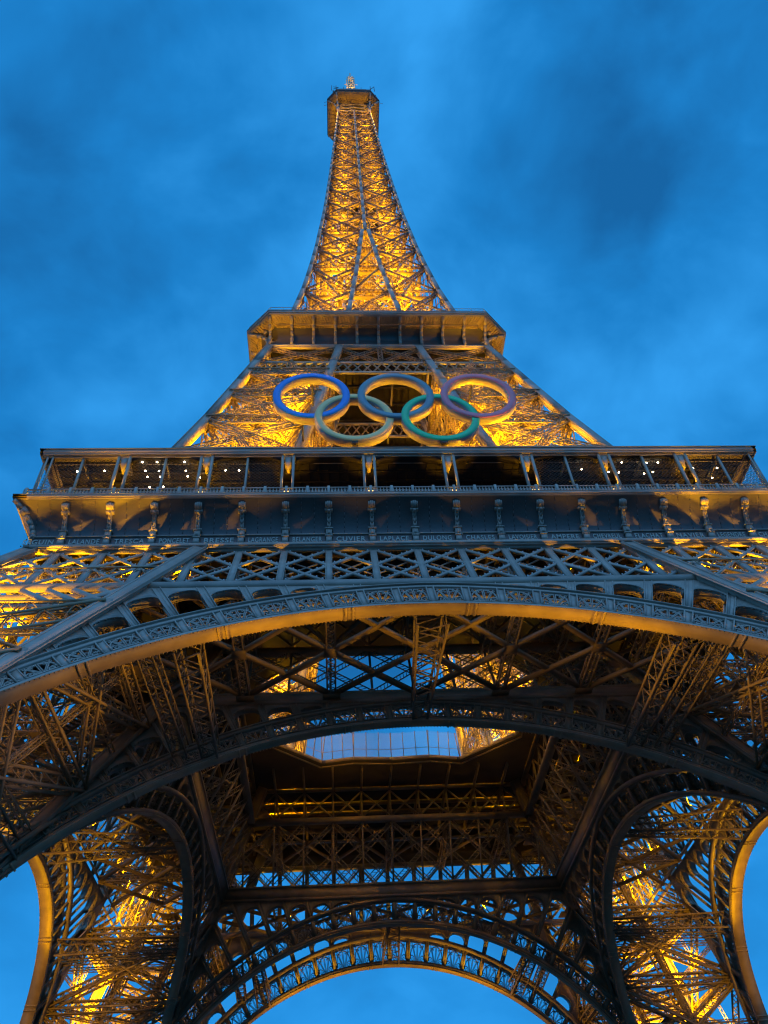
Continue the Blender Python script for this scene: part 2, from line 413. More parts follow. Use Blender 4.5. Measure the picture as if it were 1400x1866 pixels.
# ================================================================== FIRST FLOOR GIRDERS
BAY = 3.9
def double_lattice(mb, prof, z0, z1, xlim0, xlim1, d, wd_, th, bay=BAY, laced=False, span=2, phase=0):
    """diagonals that cross two bays over the full height; clipped to |x| between xlim functions (xlim0(z) .. xlim1(z))"""
    K = 14
    up = (0, 1, 0)
    for k in range(-K, K + 1):
        for s_ in (-1, 1):
            seg = 24; pts = []
            for i in range(seg + 1):
                t = i / seg; x = (k + phase) * bay + s_ * span * bay * t; z = z0 + (z1 - z0) * t
                ok = xlim0(x, z) <= x <= xlim1(x, z); pts.append((x, z, ok))
            run = []
            for q in pts + [(0, 0, False)]:
                if q[2]: run.append(q)
                else:
                    if len(run) > 1:
                        a, b = run[0], run[-1]; P = (a[0], -prof(a[1]) + d, a[1]); Q = (b[0], -prof(b[1]) + d, b[1])
                        if laced:
                            n = max(2, int(math.dist(P, Q) / .45)); mb.lattice(P, Q, wd_, .001, up, n, .09, .06)
                        else:
                            mb.beam(P, Q, wd_, th, up); 
                    run = []
def build_girders():
    g = MB(); ch = MB(); vs = []; bul = MB()
    lim = lambda x, z: -W(z) + .3
    lim1 = lambda x, z: W(z) - .3
    double_lattice(g, W, 45.1, 52.2, lim, lim1, .0, .27, .12)
    double_lattice(g, W, 45.1, 52.2, lim, lim1, 1.25, .12, .10, phase=.0)
    # edge fillets give the members their I shape
    double_lattice(g, W, 45.1, 52.2, lim, lim1, .12, .06, .26)
    for k in range(-8, 9):
        x = k * BAY; v = MB(); vs.append(v)
        a, b = face_pt(x, 45.0, -.02), face_pt(x, 52.2, -.02)
        if abs(x) < 19.4 or True:
            v.beam(a, b, .52, .14, (0, 1, 0))
            for o in (-.25, .25): v.beam(face_pt(x + o, 45, .06), face_pt(x + o, 52.2, .06), .07, .34, (0, 1, 0))
            v.beam(face_pt(x, 45, 1.25), face_pt(x, 52.2, 1.25), .25, .12, (0, 1, 0))
            v.lattice(face_pt(x, 45.2, .65), face_pt(x, 52, .65), .3, 1.1, (0, 1, 0), 12, .06, .05)
    # chords
    for z0, z1, d, t in ((44.45, 45.1, -.05, .25), (44.45, 45.1, 1.2, .2), (52.15, 52.45, -.05, .4)):
        zm = (z0 + z1) / 2; xw = W(zm)
        ch.beam((-xw, -W(zm) + d, zm), (xw, -W(zm) + d, zm), t, z1 - z0, (0, -.46, .88))
    for s_ in (-1, 1):      # second band across each leg
        xa, xb = s_ * w(43), s_ * W(43)
        zz = 41.35; ch.beam((s_ * (w(zz)), -W(zz) - .03, zz), (s_ * W(zz), -W(zz) - .03, zz), .22, .45, (0, -.46, .88))
        l0 = (lambda x, z: w(z)) if s_ > 0 else (lambda x, z: -W(z) + .2)
        l1 = (lambda x, z: W(z) - .2) if s_ > 0 else (lambda x, z: -w(z))
        double_lattice(g, W, 41.5, 44.5, l0, l1, .0, .42, .12, bay=1.95, span=2)
        double_lattice(g, W, 41.5, 44.5, l0, l1, 1.2, .2, .1, bay=1.95, span=2)
    # sparkle bulbs along the diagonals
    for k in range(-10, 10):
        for s_ in (-1, 1):
            for i in range(1, 16):
                if i % 4 == 0: continue
                t = i / 16; x = k * BAY + s_ * 2 * BAY * t; z = 45.1 + 7.1 * t
                if abs(x) > W(z) - 1: continue
                c = np.array(face_pt(x, z + .30, -.08)); r = .09
                bul.poly([c + [r, 0, 0], c - [r, 0, 0], c + [0, r, 0], c - [0, r, 0], c + [0, 0, r], c - [0, 0, r]],
                         [(0, 2, 4), (2, 1, 4), (1, 3, 4), (3, 0, 4), (2, 0, 5), (1, 2, 5), (3, 1, 5), (0, 3, 5)])
    four("girder", ch, IRON, tower, [("girder_lattice", g.data("girder_lattice", IRON)), ("sparkle_bulb", bul.data("sparkle_bulb", BULB), "stuff")] + many("girder_post", vs, IRON))
    # ---- inner girders (plane of the inner faces)
    c2 = MB(); g2 = MB(); li = lambda x, z: -w(z) + .1; lj = lambda x, z: w(z) - .1
    wi = lambda z: w(min(z, 52.5))            # vertical above 52.5
    for z0, z1, t in ((43.6, 43.9, 1.1), (44.95, 45.2, 1.1), (52.1, 52.7, .9), (56.6, 56.9, .6)):
        zm = (z0 + z1) / 2; xw = wi(zm); c2.beam((-xw, -wi(zm) + .4, zm), (xw, -wi(zm) + .4, zm), t, z1 - z0, (0, 0, 1))
    c2.strip_plate([(-w(43.7), -w(43.7) - .1, 43.85), (w(43.7), -w(43.7) - .1, 43.85)], [(-w(45), -w(45) - .1, 44.98), (w(45), -w(45) - .1, 44.98)], (0, .1, 0))
    c2.strip_plate([(-w(43.7), -w(43.7) + .75, 43.85), (w(43.7), -w(43.7) + .75, 43.85)], [(-w(45), -w(45) + .75, 44.98), (w(45), -w(45) + .75, 44.98)], (0, .1, 0))
    double_lattice(g2, wi, 45.2, 52.1, li, lj, .3, .52, .1, laced=True)
    lk = lambda x, z: -19; ll = lambda x, z: 19
    double_lattice(g2, wi, 52.9, 56.6, lk, ll, .0, .22, .14, span=1); 
    for k in range(-5, 6):
        x = k * BAY
        if abs(x) < w(50): g2.beam((x, -wi(45.2) + .4, 45.2), (x, -wi(52.2) + .4, 52.2), .22, .22, (0, 1, 0)); g2.beam((x, -wi(53) + .1, 52.9), (x, -wi(57) + .1, 56.6), .22, .22, (0, 1, 0))
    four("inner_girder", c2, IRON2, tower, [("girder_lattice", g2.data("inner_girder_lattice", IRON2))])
    # ---- wind bracing between the two arches
    wb = MB(); ya = lambda t: -(W(44.4) - 1.6) + t * ((W(44.4) - 1.6) - (w(44.2)) - .6); zz = 44.3; H = 7.7
    for k in range(-4, 5):
        for s_ in (-1, 1):
            x0, x1 = k * H, (k + 2 * s_) * H
            t0, t1 = 0., 1.
            def lim_t(xv): return abs(xv) <= 23.2
            n = 40; ok = [i / n for i in range(n + 1) if abs(x0 + (x1 - x0) * i / n) <= 23.4]
            if len(ok) > 1:
                a, b = ok[0], ok[-1]
                wb.beam((x0 + (x1 - x0) * a, ya(1 - a), zz - .02 * s_), (x0 + (x1 - x0) * b, ya(1 - b), zz - .02 * s_), .32, .30)
                wb.beam((x0 + (x1 - x0) * a, ya(1 - a), zz - .2 - .02 * s_), (x0 + (x1 - x0) * b, ya(1 - b), zz - .17 - .02 * s_), .44, .04)
    for k in range(-2, 3):
        if k == 0: continue
        wb.lattice((k * H, ya(0), zz + .1), (k * H, ya(1), zz + .1), .75, .6, (0, 0, 1), 22, .14, .08)
        yc = ya(.5); wb.box((k * H - .6, yc - .6, zz - .32), (k * H + .6, yc + .6, zz - .27)); wb.box((k * H - .8, ya(1) - .5, zz - .32), (k * H + .8, ya(1) + .5, zz - .27))
    # fainter upper layer under the deck
    for k in range(-4, 5):
        for s_ in (-1, 1): 
            if abs((k + s_) * H) < 31: wb.beam((k * H, -31.2, 52.3), ((k + s_) * H, -19.6, 52.3 + .1 * s_), .35, .3)
        wb.lattice((k * H, -32.2, 51.6), (k * H, -19.6, 51.6), .7, 1.3, (0, 0, 1), 16, .14, .08)
    four("wind_bracing", wb, IRON2, tower)
    # ---- lattice struts between the outer and the inner arch
    for j, (ang, wa, wb_) in enumerate(((0, 2.3, 1.25), (27, 1.7, 1.2), (-27, 1.7, 1.2), (50, 1.5, 1.1), (-50, 1.5, 1.1))):
        s = MB(); p_ = R(ang); A, B = arch_map(W), arch_map(w)
        a = A(p_, RI + .8, 1.5); b = B(p_, RI + .8, -.3); s.lattice(a, b, wa, wa, (0, 0, 1), 15, .17, .10, W2=wb_, H2=wb_)
        if abs(ang) == 27: s.lattice(A(p_ + R(3.85) * (1 if ang > 0 else -1), RI + 2.2, 1.5), B(p_ + R(3.0) * (1 if ang > 0 else -1), RI + 2.0, -.3), 1.1, 1.1, (0, 0, 1), 18, .13, .08)
        four("arch_strut", s, IRON2, tower)
build_girders()

# ================================================================== FRIEZE, BALCONY, GALLERY
NAMES = ["SEGUIN", "LALANDE", "TRESCA", "PONCELET", "BRESSE", "LAGRANGE", "BELANGER", "CUVIER", "LAPLACE", "DULONG", "CHASLES", "LAVOISIER", "AMPERE", "CHEVREUL", "FLACHAT", "NAVIER", "LEGENDRE", "CHAPTAL"]
def build_frieze():
    prof = [(33.75, 52.9), (33.75, 53.95), (33.72, 53.98), (33.74, 54.3), (33.86, 54.7), (34.05, 55.15), (34.3, 55.6), (34.6, 56.05), (34.95, 56.45), (35.3, 56.75), (35.6, 56.95)]
    fr = MB(); V = []; F = []
    for y, z in prof: V += [(-y, -y, z), (y, -y, z)]
    for i in range(len(prof) - 1): F.append((2*i, 2*i+1, 2*i+3, 2*i+2))
    fr.poly(V, F); 
    V2 = [(-(y - .15), -(y - .15), z) if j == 0 else ((y - .15), -(y - .15), z) for y, z in prof for j in (0, 1)]
    fr.poly(V2, [tuple(reversed(f)) for f in F])
    for k in range(-9, 9):                       # seams of the curved sheets
        for u in (.36, .66):
            x = (k + u) * BAY
            for i in range(3, len(prof) - 1): fr.beam((x, -prof[i][0] - .005, prof[i][1]), (x, -prof[i+1][0] - .005, prof[i+1][1]), .05, .03, (0, 1, 0))
        for i in range(6): fr.box(((k + .14 + i * .144) * BAY, -33.83, 52.92), ((k + .14 + i * .144) * BAY + .09, -33.75, 53.0))
    md = MB()
    for y, z0, z1 in ((34.15, 52.45, 52.78), (33.98, 52.78, 52.9), (34.05, 52.3, 52.45), (33.86, 53.98, 54.08)):
        yo = y; md.box((-yo, -yo, z0), (yo, -33.6, z1))
    # consoles
    cs = MB()
    pr = [(.02, 54.55), (.16, 55.0), (.36, 55.5), (.62, 55.95), (.9, 56.35)]
    cs.box((-.26, -.30, 52.9), (.26, .05, 53.55)); cs.box((-.34, -.38, 53.55), (.34, .05, 53.66)); cs.box((-.27, -.34, 53.66), (.27, .05, 54.42)); cs.box((-.38, -.44, 54.42), (.38, .05, 54.55))
    cs.box((-.12, -.40, 53.78), (.12, -.34, 54.28))
    for i in range(len(pr) - 1): cs.beam((0, -pr[i][0] - .12, pr[i][1]), (0, -pr[i+1][0] - .12, pr[i+1][1]), .34, .5, (0, 1, 0))
    for o in (-.13, .13):
        for i in range(len(pr) - 1): cs.beam((o, -pr[i][0] - .44, pr[i][1]), (o, -pr[i+1][0] - .44, pr[i+1][1]), .05, .06, (0, 1, 0))
    for xo in (-.24, -.08, .08, .24):            # fluted volute
        n = 14; V = []; Fc = []
        r0 = .40 if abs(xo) < .1 else .34
        for i in range(n):
            a = 2 * math.pi * i / n; V += [(xo - .07, -1.32 + r0 * math.cos(a), 56.52 + r0 * math.sin(a)), (xo + .07, -1.32 + r0 * math.cos(a), 56.52 + r0 * math.sin(a))]
        Fc = [(2*i, 2*((i+1) % n), 2*((i+1) % n)+1, 2*i+1) for i in range(n)] + [tuple(range(0, 2*n, 2))[::-1], tuple(range(1, 2*n, 2))]
        cs.poly(V, Fc)
    cs.box((-.36, -1.2, 56.0), (.36, -.75, 56.2)); cs.box((-.12, -1.3, 55.8), (.12, -.8, 56.05))
    cs_me = cs.data("console", IRON)
    cc = MB(); cc.path([(-p_[0] - .05, -p_[0] - .05, p_[1]) for p_ in prof[1:]], .34, .34, (1, 1, 0))
    for o_ in (-.2, 0, .2):
        dv = np.array([.7071, -.7071, 0]) * o_; V = []; c0 = np.array([-34.75, -34.75, 56.35]) + dv
        for i in range(14):
            a = 2 * math.pi * i / 14; q = c0 + np.array([-.7071 * .42 * math.cos(a), -.7071 * .42 * math.cos(a), .42 * math.sin(a)]); e_ = np.array([.7071, -.7071, 0]) * .085; V += [q - e_, q + e_]
        cc.poly(V, [(2*i, 2*((i+1) % 14), 2*((i+1) % 14)+1, 2*i+1) for i in range(14)] + [tuple(range(0, 28, 2))[::-1], tuple(range(1, 28, 2))])
    cc_me = cc.data("corner_console", IRON)
    four_objs = four("frieze", fr, PANEL, tower, [("frieze_moulding", md.data("frieze_moulding", IRON))])
    for o in four_objs:
        for k in range(-8, 9): link("console", cs_me, o, 0, (k * BAY, -33.75, 0))
        link("corner_console", cc_me, o)
    # names, on the front only
    for i, nme in enumerate(NAMES):
        cu = bpy.data.curves.new("inscription", 'FONT'); cu.body = nme; cu.size = .80; cu.align_x = 'CENTER'; cu.extrude = .02; cu.space_character = 1.18; cu.offset = .012
        tmp = bpy.data.objects.new("tmp", cu); COL.objects.link(tmp); bpy.context.view_layer.update()
        dg = bpy.context.evaluated_depsgraph_get(); me = bpy.data.meshes.new_from_object(tmp.evaluated_get(dg)); bpy.data.objects.remove(tmp)
        xs = [v_.co.x for v_ in me.vertices]; wd_ = max(xs) - min(xs); me.materials.clear(); me.materials.append(GOLDP); me.name = "inscription"
        o = link("inscription", me, four_objs[0], 0, ((i - 8.5) * BAY, -33.79, 53.16)); o.rotation_euler = (R(90), 0, 0)
        s_ = min(1, 2.6 / wd_); o.scale = (s_, .98, 1)
build_frieze()

def ring_slab(mb, ro, ri, z0, z1):
    for k in range(4):
        P = [(-ro, -ro), (ro, -ro), (ri, -ri), (-ri, -ri)]; P = [rot4((*a, 0), k)[:2] for a in P]
        V = [(*a, z0) for a in P] + [(*a, z1) for a in P]
        mb.poly(V, [(3, 2, 1, 0), (4, 5, 6, 7), (0, 1, 5, 4), (2, 3, 7, 6)])
def build_gallery():
    # deck with the central opening
    d = MB(); void = [(-9.2, 12.3), (-5, 11.5), (0, 11.9), (5, 11.5), (9.2, 12.3), (16.2, 6.2), (16.2, -6.2), (9.2, -12.3), (0, -11.9), (-9.2, -12.3), (-16.2, -6.2), (-16.2, 6.2)]
    n = 96; Vi = []
    def outer(a): c, s_ = math.cos(a), math.sin(a); r = 34.9 / max(abs(c), abs(s_)); return (r * c, r * s_)
    def inner(a):
        best = None
        for i in range(len(void)):
            (x0, y0), (x1, y1) = void[i], void[(i + 1) % len(void)]; c, s_ = math.cos(a), math.sin(a)
            den_ = (x1 - x0) * s_ - (y1 - y0) * c
            if abs(den_) < 1e-9: continue
            u = (y0 * c - x0 * s_) / den_; px, py = x0 + u * (x1 - x0), y0 + u * (y1 - y0)
            if -1e-6 <= u <= 1 + 1e-6 and px * c + py * s_ > 0: best = (px, py)
        return best
    A = [2 * math.pi * i / n + 1e-4 + math.pi / 4 for i in range(n)]; o_ = [outer(a) for a in A]; i_ = [inner(a) for a in A]
    V = [(*p_, z) for z in (57.05, 57.6) for p_ in o_] + [(*p_, z) for z in (57.05, 57.6) for p_ in i_]
    F = []
    for i in range(n):
        j = (i + 1) % n
        F += [(i, j, n + j, n + i), (i, 2*n + i, 2*n + j, j), (n + i, n + j, 3*n + j, 3*n + i), (2*n + i, 3*n + i, 3*n + j, 2*n + j)]
    d.poly(V, F)
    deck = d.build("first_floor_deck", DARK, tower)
    jo = MB()
    for k in range(-8, 9):
        x = k * BAY; a = 12.6 if abs(x) < 9 else (19 if abs(x) < 16.3 else 0)
        for s_ in (-1, 1):
            jo.beam((x, s_ * 33.4, 56.6), (x, s_ * 19.5, 56.6), .3, .8); 
            if abs(x) < 16: jo.beam((x, s_ * 19.5, 56.8), (x, s_ * 12.8, 56.8), .25, .5)
    for y in (-31, -28.2, -25.4, -22.6, 22.6, 25.4, 28.2, 31):
        jo.beam((-33, y, 56.75), (33, y, 56.75), .25, .55); jo.beam((y, -20, 56.79), (y, 20, 56.79), .25, .5)
    jo.build("deck_joists", IRON2, deck)
    edge = MB()
    vp = void; edge.path([(*a, 57.45) for a in vp], .16, .42, closed=True); edge.path([(a[0] * 1.02, a[1] * 1.03, 56.9) for a in vp], .14, .16, closed=True)
    edge.build("void_edge_beam", IRON2, deck)
    gl = MB(); po = MB()
    for i in range(len(vp)):
        a, b = np.array(vp[i]), np.array(vp[(i + 1) % len(vp)]); L_ = np.linalg.norm(b - a); m = max(1, int(L_ / 1.35))
        nrm = np.array([(b - a)[1], -(b - a)[0]]) / L_; c_ = (a + b) / 2
        if nrm @ c_ < 0: nrm = -nrm
        nrm = -nrm
        for j in range(m + 1):
            q = a + (b - a) * j / m; t_ = q + nrm * .55
            po.beam((*q, 57.6), (*t_, 61.0), .09, .09)
        ta, tb = a + nrm * .55, b + nrm * .55
        gl.poly([(*a, 57.7), (*b, 57.7), (*tb, 60.9), (*ta, 60.9)], [(0, 1, 2, 3)])
        ma, mb_ = a + nrm * .2, b + nrm * .2; po.beam((*ma, 58.7), (*mb_, 58.7), .04, .04)
    rp_ = po.build("void_railing", IRON2, deck); gl.build("railing_glass", gm, rp_)
    # balcony ledge and balustrade
    b = MB()
    b.box((-35.82, -35.82, 57.12), (35.82, -34.6, 57.42)); b.box((-35.72, -35.72, 57.0), (35.72, -34.6, 57.118))
    b.box((-35.86, -35.86, 57.421), (35.86, -35.2, 57.50))
    bl = MB()
    yb = -35.3; x = -35.1
    bl.beam((-35.3, yb, 58.62), (35.3, yb, 58.62), .14, .10); bl.beam((-35.3, yb, 57.66), (35.3, yb, 57.66), .08, .08); bl.beam((-35.3, yb, 58.28), (35.3, yb, 58.28), .06, .06)
    while x < 35.2:
        bl.beam((x, yb, 57.5), (x, yb, 58.6), .075); bl.box((x - .09, yb - .06, 58.02), (x + .09, yb + .06, 58.18)); x += .30
    for k in range(-36, 37): 
        if k % 2 == 0: bl.box((k * .975 - .12, yb - .12, 57.5), (k * .975 + .12, yb + .12, 58.8))
    cposts = []; ups = []
    for X in (-27.3, -19.5, -11.7, -3.9, 3.9, 11.7, 19.5, 27.3):
        for o in (-.52, .52):
            cpost = MB(); cposts.append(cpost)
            cpost.beam((X + o, -34.95, 57.5), (X + o, -34.95, 63.9), .24, .3, (0, 1, 0)); cpost.beam((X + o, -34.95, 57.5), (X + o, -34.95, 58.4), .32, .36, (0, 1, 0))
        cpost.box((X - .3, -34.9, 62.6), (X + .3, -34.2, 63.7)); cpost.poly([(X - .38, -35.0, 63.7), (X + .38, -35.0, 63.7), (X, -35.0, 61.6), (X - .38, -32.5, 63.7), (X + .38, -32.5, 63.7), (X, -34.6, 61.6)], [(0, 1, 2), (3, 5, 4), (0, 2, 5, 3), (1, 4, 5, 2), (0, 3, 4, 1)])
        up_l = MB(); ups.append(up_l); up_l.box((X - .34, -35.12, 58.35), (X + .34, -34.78, 58.5))
    for X in (-31.2, -23.4, -15.6, 15.6, 23.4, 31.2):
        cpost = MB(); cposts.append(cpost); cpost.beam((X, -34.8, 57.5), (X, -34.8, 63.6), .2, .22, (0, 1, 0)); cpost.beam((X, -34.8, 63.3), (X, -32.6, 63.3), .12, .25)
    for o in (0, .5, 1.0):
        cpost = MB(); cposts.append(cpost); cpost.beam((-35.0 + o, -35.0 + (.0 if o else .6), 57.5), (-35.0 + o, -35.0 + (.0 if o else .6), 63.8), .14, .14)
    c = MB(); c.box((-35.3, -35.3, 63.95), (35.3, -35.02, 64.42)); c.box((-35.4, -35.4, 64.42), (35.4, -34.9, 64.5)); c.box((-35.25, -35.25, 63.72), (35.25, -34.95, 63.93))
    sf = MB(); sf.box((-35.2, -35.01, 63.70), (35.2, -34.0, 63.745))
    for y in (-34.97, -34.1): sf.beam((-35, y, 63.62), (35, y, 63.62), .1, .16)
    sf_me = sf.data("canopy_soffit", IRON)
    ce = MB(); ce.poly([(-35, -35, 63.9), (35, -35, 63.9), (27.6, -27.6, 63.9), (-27.6, -27.6, 63.9), (-35, -35, 64.3), (35, -35, 64.3), (27.6, -27.6, 64.3), (-27.6, -27.6, 64.3)],
                       [(3, 2, 1, 0), (4, 5, 6, 7), (0, 1, 5, 4), (2, 3, 7, 6)])
    for y in (-34.2, -32.9, -31.6, -30.3, -28.9): ce.beam((y, y, 63.75), (-y, y, 63.75), .16, .26)
    rib = MB()
    for k in range(-34, 35):
        x = k * .975; 
        if abs(x) < 34: rib.beam((x, -34.9, 63.82), (x, -max(28, abs(x)) , 63.82), .08, .14)
    # arched soffit between the paired posts
    for X0, X1 in ((-26.6, -20.2), (-18.8, -12.4), (-11, -4.6), (-3.2, 3.2), (4.6, 11), (12.4, 18.8), (20.2, 26.6)):
        xs = np.linspace(X0, X1, 15); rib.strip_plate([(x, -34.98, 63.72) for x in xs], [(x, -34.98, 63.66 - .5 * abs((2 * x - X0 - X1) / (X1 - X0)) ** 5) for x in xs], (0, .1, 0))
        rib.strip_plate([(x, -34.9, 63.62 - .5 * abs((2 * x - X0 - X1) / (X1 - X0)) ** 5) for x in xs], [(x, -34.1, 63.55 - .5 * abs((2 * x - X0 - X1) / (X1 - X0)) ** 5) for x in xs], (0, 0, .05))
    scs = []                                      # wire screens, outer bays
    for X0, X1 in ((-34.4, -27.9), (-26.7, -20.2), (-18.9, -12.3), (12.3, 18.9), (20.2, 26.7), (27.9, 34.4)):
        H_ = 5.0; Wd = X1 - X0; s_ = .40
        m = int((Wd + H_) / s_); sc = MB(); scs.append(sc)
        for i in range(m):
            for f in (1, -1):
                a = i * s_ - H_
                xa, za, xb, zb = a, 0, a + H_, H_
                if xa < 0: za += -xa; xa = 0
                if xb > Wd: zb -= xb - Wd; xb = Wd
                if zb <= za: continue
                if f == -1: xa, xb = Wd - xa, Wd - xb
                sc.beam((X0 + xa, -34.6, 58.7 + za), (X0 + xb, -34.6, 58.7 + zb), .025, .025)
    four("balcony", b, IRON, tower, [("balustrade", bl.data("balustrade", IRON))])
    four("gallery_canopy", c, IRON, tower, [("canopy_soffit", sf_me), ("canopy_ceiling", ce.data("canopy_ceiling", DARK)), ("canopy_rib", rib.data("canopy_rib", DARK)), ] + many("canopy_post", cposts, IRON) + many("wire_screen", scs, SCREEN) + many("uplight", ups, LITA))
    # ceiling lamps of the pavilions, hung under the canopy on the front
    lm = MB(); n_ = 10; rr = .085; V = []
    import itertools
    pts = [(-32.06,-33.48),(-29.45,-33.53),(-25.69,-34.6),(-24.29,-34.6),(-25.59,-33.5),(-24.28,-33.49),(-25.51,-32.73),(-24.29,-32.72),(-21.69,-34.6),(-20.39,-34.6),(-21.7,-33.47),(-20.43,-33.46),(-21.63,-32.77),(-20.48,-32.61),(-17.88,-33.51),(-16.56,-33.5),(-25.52,-31.36),(-24.17,-31.42),(16.28,-33.4),(17.58,-33.39),(20.43,-33.01),(21.53,-32.93),(21.49,-34.23),(24.08,-34.21),(25.21,-34.21),(24.19,-32.76),(25.04,-32.97),(29.07,-33.46),(31.6,-33.44),(31.52,-32.11)]
    for i in range(6):
        a = math.pi * i / 5 - math.pi / 2
        for j in range(n_): t = 2 * math.pi * j / n_; V.append((rr * math.cos(a) * math.cos(t), rr * math.cos(a) * math.sin(t), .75 * rr * math.sin(a)))
    lm.poly(V, [(i * n_ + j, i * n_ + (j + 1) % n_, (i + 1) * n_ + (j + 1) % n_, (i + 1) * n_ + j) for i in range(5) for j in range(n_)])
    lme = lm.data("ceiling_lamp", LIT)
    stem = MB(); stem.beam((0, 0, .08), (0, 0, .5), .03); sme = stem.data("lamp_stem", SCREEN)
    for x, y in pts:
        o = link("ceiling_lamp", lme, tower, 0, (x, y, 63.3)); link("lamp_stem", sme, o)
    # pavilion walls set back from the gallery edge
    pv = MB()
    for k in range(2):
        s_ = -1 if k == 0 else 1
        pv.box((-27, s_ * 28.2 - .1, 57.6), (27, s_ * 28.2 + .1, 63.9)); pv.box((s_ * 28.0 - .1, -27, 57.6), (s_ * 28.0 + .1, 27, 63.9))
    pv.build("pavilion_glazing", GLASSY, tower)
build_gallery()

# ================================================================== UPPER LEGS
def build_upper():
    L2 = [58, 66.5, 75.5, 85, 93.5, 101.4]
    cols = []; cor = ('oo', 'io', 'oi', 'ii')
    zs = [57.6, 62, 74, 86, 98, 105.5, 112]
    for c in cor:
        col = MB(); cols.append(col)
        for i in range(len(zs) - 1):
            a, b = np.array(leg_corner(c, zs[i], W2, w2)), np.array(leg_corner(c, zs[i + 1], W2, w2)); col.beam(a, b, .85, .85, (0, 1, 0))
            for o in (-.5, .5): col.beam(a + [o, 0, 0], b + [o, 0, 0], .08, 1.1, (0, 1, 0))
    brs = [MB() for _ in range(4)]; ib = MB()
    for i in range(5):
        z0, z1 = L2[i], L2[i + 1]; P0 = {c: np.array(leg_corner(c, z0, W2, w2)) for c in cor}; P1 = {c: np.array(leg_corner(c, z1, W2, w2)) for c in cor}
        for fi, (a, b) in enumerate(FACES):
            upv = (0, 1, .3) if fi in (0, 2) else (1, 0, .3); br = brs[fi]
            br.lattice(P0[a], P1[b], .7, .5, upv, 16, .13, .10); br.lattice(P0[b], P1[a], .7, .5, upv, 16, .13, .10); br.lattice(P1[a], P1[b], 1.2, .7, upv, 14, .16, .12)
            M = (P0[a] + P0[b] + P1[a] + P1[b]) / 4
        c0, c1 = sum(P0.values()) / 4, sum(P1.values()) / 4
        ib.lattice(P1['oo'], P1['ii'], .6, .6, (0, 0, 1), 18, .1, .06); ib.lattice(P1['io'], P1['oi'], .6, .6, (0, 0, 1), 18, .1, .06)
        for (a, b) in FACES: ib.lattice(c1, (P1[a] + P1[b]) / 2, .45, .45, (0, 0, 1), 10, .08, .05); ib.lattice(c0, (P1[a] + P1[b]) / 2, .4, .4, (0, 1, 0), 12, .08, .045); 
        for c in cor: ib.lattice(c0, P1[c], .5, .5, (0, 1, 0), 12, .13, .10)
        for o in ((-1.6, 1.6), (1.6, -1.6), (1.6, 1.6), (-1.6, -1.6)): ib.lattice(c0 + [*o, 0], c1 + [*o, 0], .5, .5, (0, 1, 0), 12, .08, .05)
        for j in range(9):
            t = j / 9; c = c0 + (c1 - c0) * t; ib.beam(c + [-1.6, -1.6, 0], c + [1.6, 1.6, 0], .1); ib.beam(c + [-1.6, 1.6, 0], c + [1.6, -1.6, 0], .1)
            ib.path([c + [-1.6, -1.6, .4], c + [1.6, -1.6, .4], c + [1.6, 1.6, .4], c + [-1.6, 1.6, .4]], .08, closed=True)
    for z in (66.2, 75.2, 84.7, 93.2, 101.1):
        P = {c: np.array(leg_corner(c, z, W2, w2)) for c in cor}; C_ = sum(P.values()) / 4
        for a, b in FACES:
            if z not in (66.2, 75.2, 84.7, 93.2, 101.1): continue
            ib.lattice(P[a] * .97 + C_ * .03, P[b] * .97 + C_ * .03, .9, 1.1, (0, 0, 1), 11, .14, .13)
            ib.lattice(P[a] * .5 + C_ * .5, (P[a] + P[b]) / 2, .6, .5, (0, 0, 1), 7, .12, .10); ib.lattice(P[b] * .5 + C_ * .5, (P[a] + P[b]) / 2 + [0, 0, 3.5], .6, .5, (0, 0, 1), 8, .12, .10)
            
            for t_ in (.5,):
                Q0 = P[a] * (1 - t_) + P[b] * t_; ib.lattice(Q0 * .93 + C_ * .07, Q0 * .8 + C_ * .2 - [0, 0, 8.0], .35, .3, (0, 1, 0), 12, .10, .08)
                ib.lattice(Q0 * .93 + C_ * .07, C_ - [0, 0, 7.5], .35, .3, (0, 1, 0), 12, .10, .08)
    fls = []                                     # floodlight clusters on the legs
    for c in ('oo', 'io'):
        p = np.array(leg_corner(c, 67.5 if c == 'oo' else 66, W2, w2))
        fl = MB(); fls.append(fl)
        for i in range(7):
            q = p + [random.uniform(-1.2, 1.2), random.uniform(-1.7, -.5), random.uniform(-1.2, 1.0)]; fl.box(tuple(q - [.3, .2, .22]), tuple(q + [.3, .2, .22])); fl.beam(p, q, .07)
        fl.beam(p + [-1.4, -.9, 0], p + [1.4, -.9, 0], .09); fl.beam(p + [-1.4, -.9, .8], p + [1.4, -.9, .8], .07)
    subs = many("leg_column", cols, IRON) + many("bracing", brs, WARM) + [("inner_bracing", ib.data("upper_inner_bracing", WARM))] + many("floodlight_cluster", fls, SCREEN)
    for k in range(4):
        o = empty("upper_leg", tower, rz=k * math.pi / 2)
        for n_, m_ in subs: link(n_, m_, o)
    # belts and X bracing below the second floor, on each face and between the inner faces
    bt = MB(); bls = []
    for prof, full in ((W2, True), (w2, False)):
        for z in (101.5, 105.4):
            x = W2(z) if full else W2(z); bt.beam((-x, -prof(z), z), (x, -prof(z), z), .3, .4)
        n = 26; bl = MB(); bls.append(bl)
        for i in range(n):
            for s_ in (0, 1):
                xa, xb = -W2(101.5) + 2 * W2(101.5) * i / n, -W2(105.4) + 2 * W2(105.4) * (i + 1) / n
                if s_: xa, xb = -W2(101.5) + 2 * W2(101.5) * (i + 1) / n, -W2(105.4) + 2 * W2(105.4) * i / n
                if full or abs(xa) < w2(103) + .5: bl.beam((xa, -prof(101.5) , 101.6), (xb, -prof(105.4), 105.3), .22, .1, (0, 1, 0))
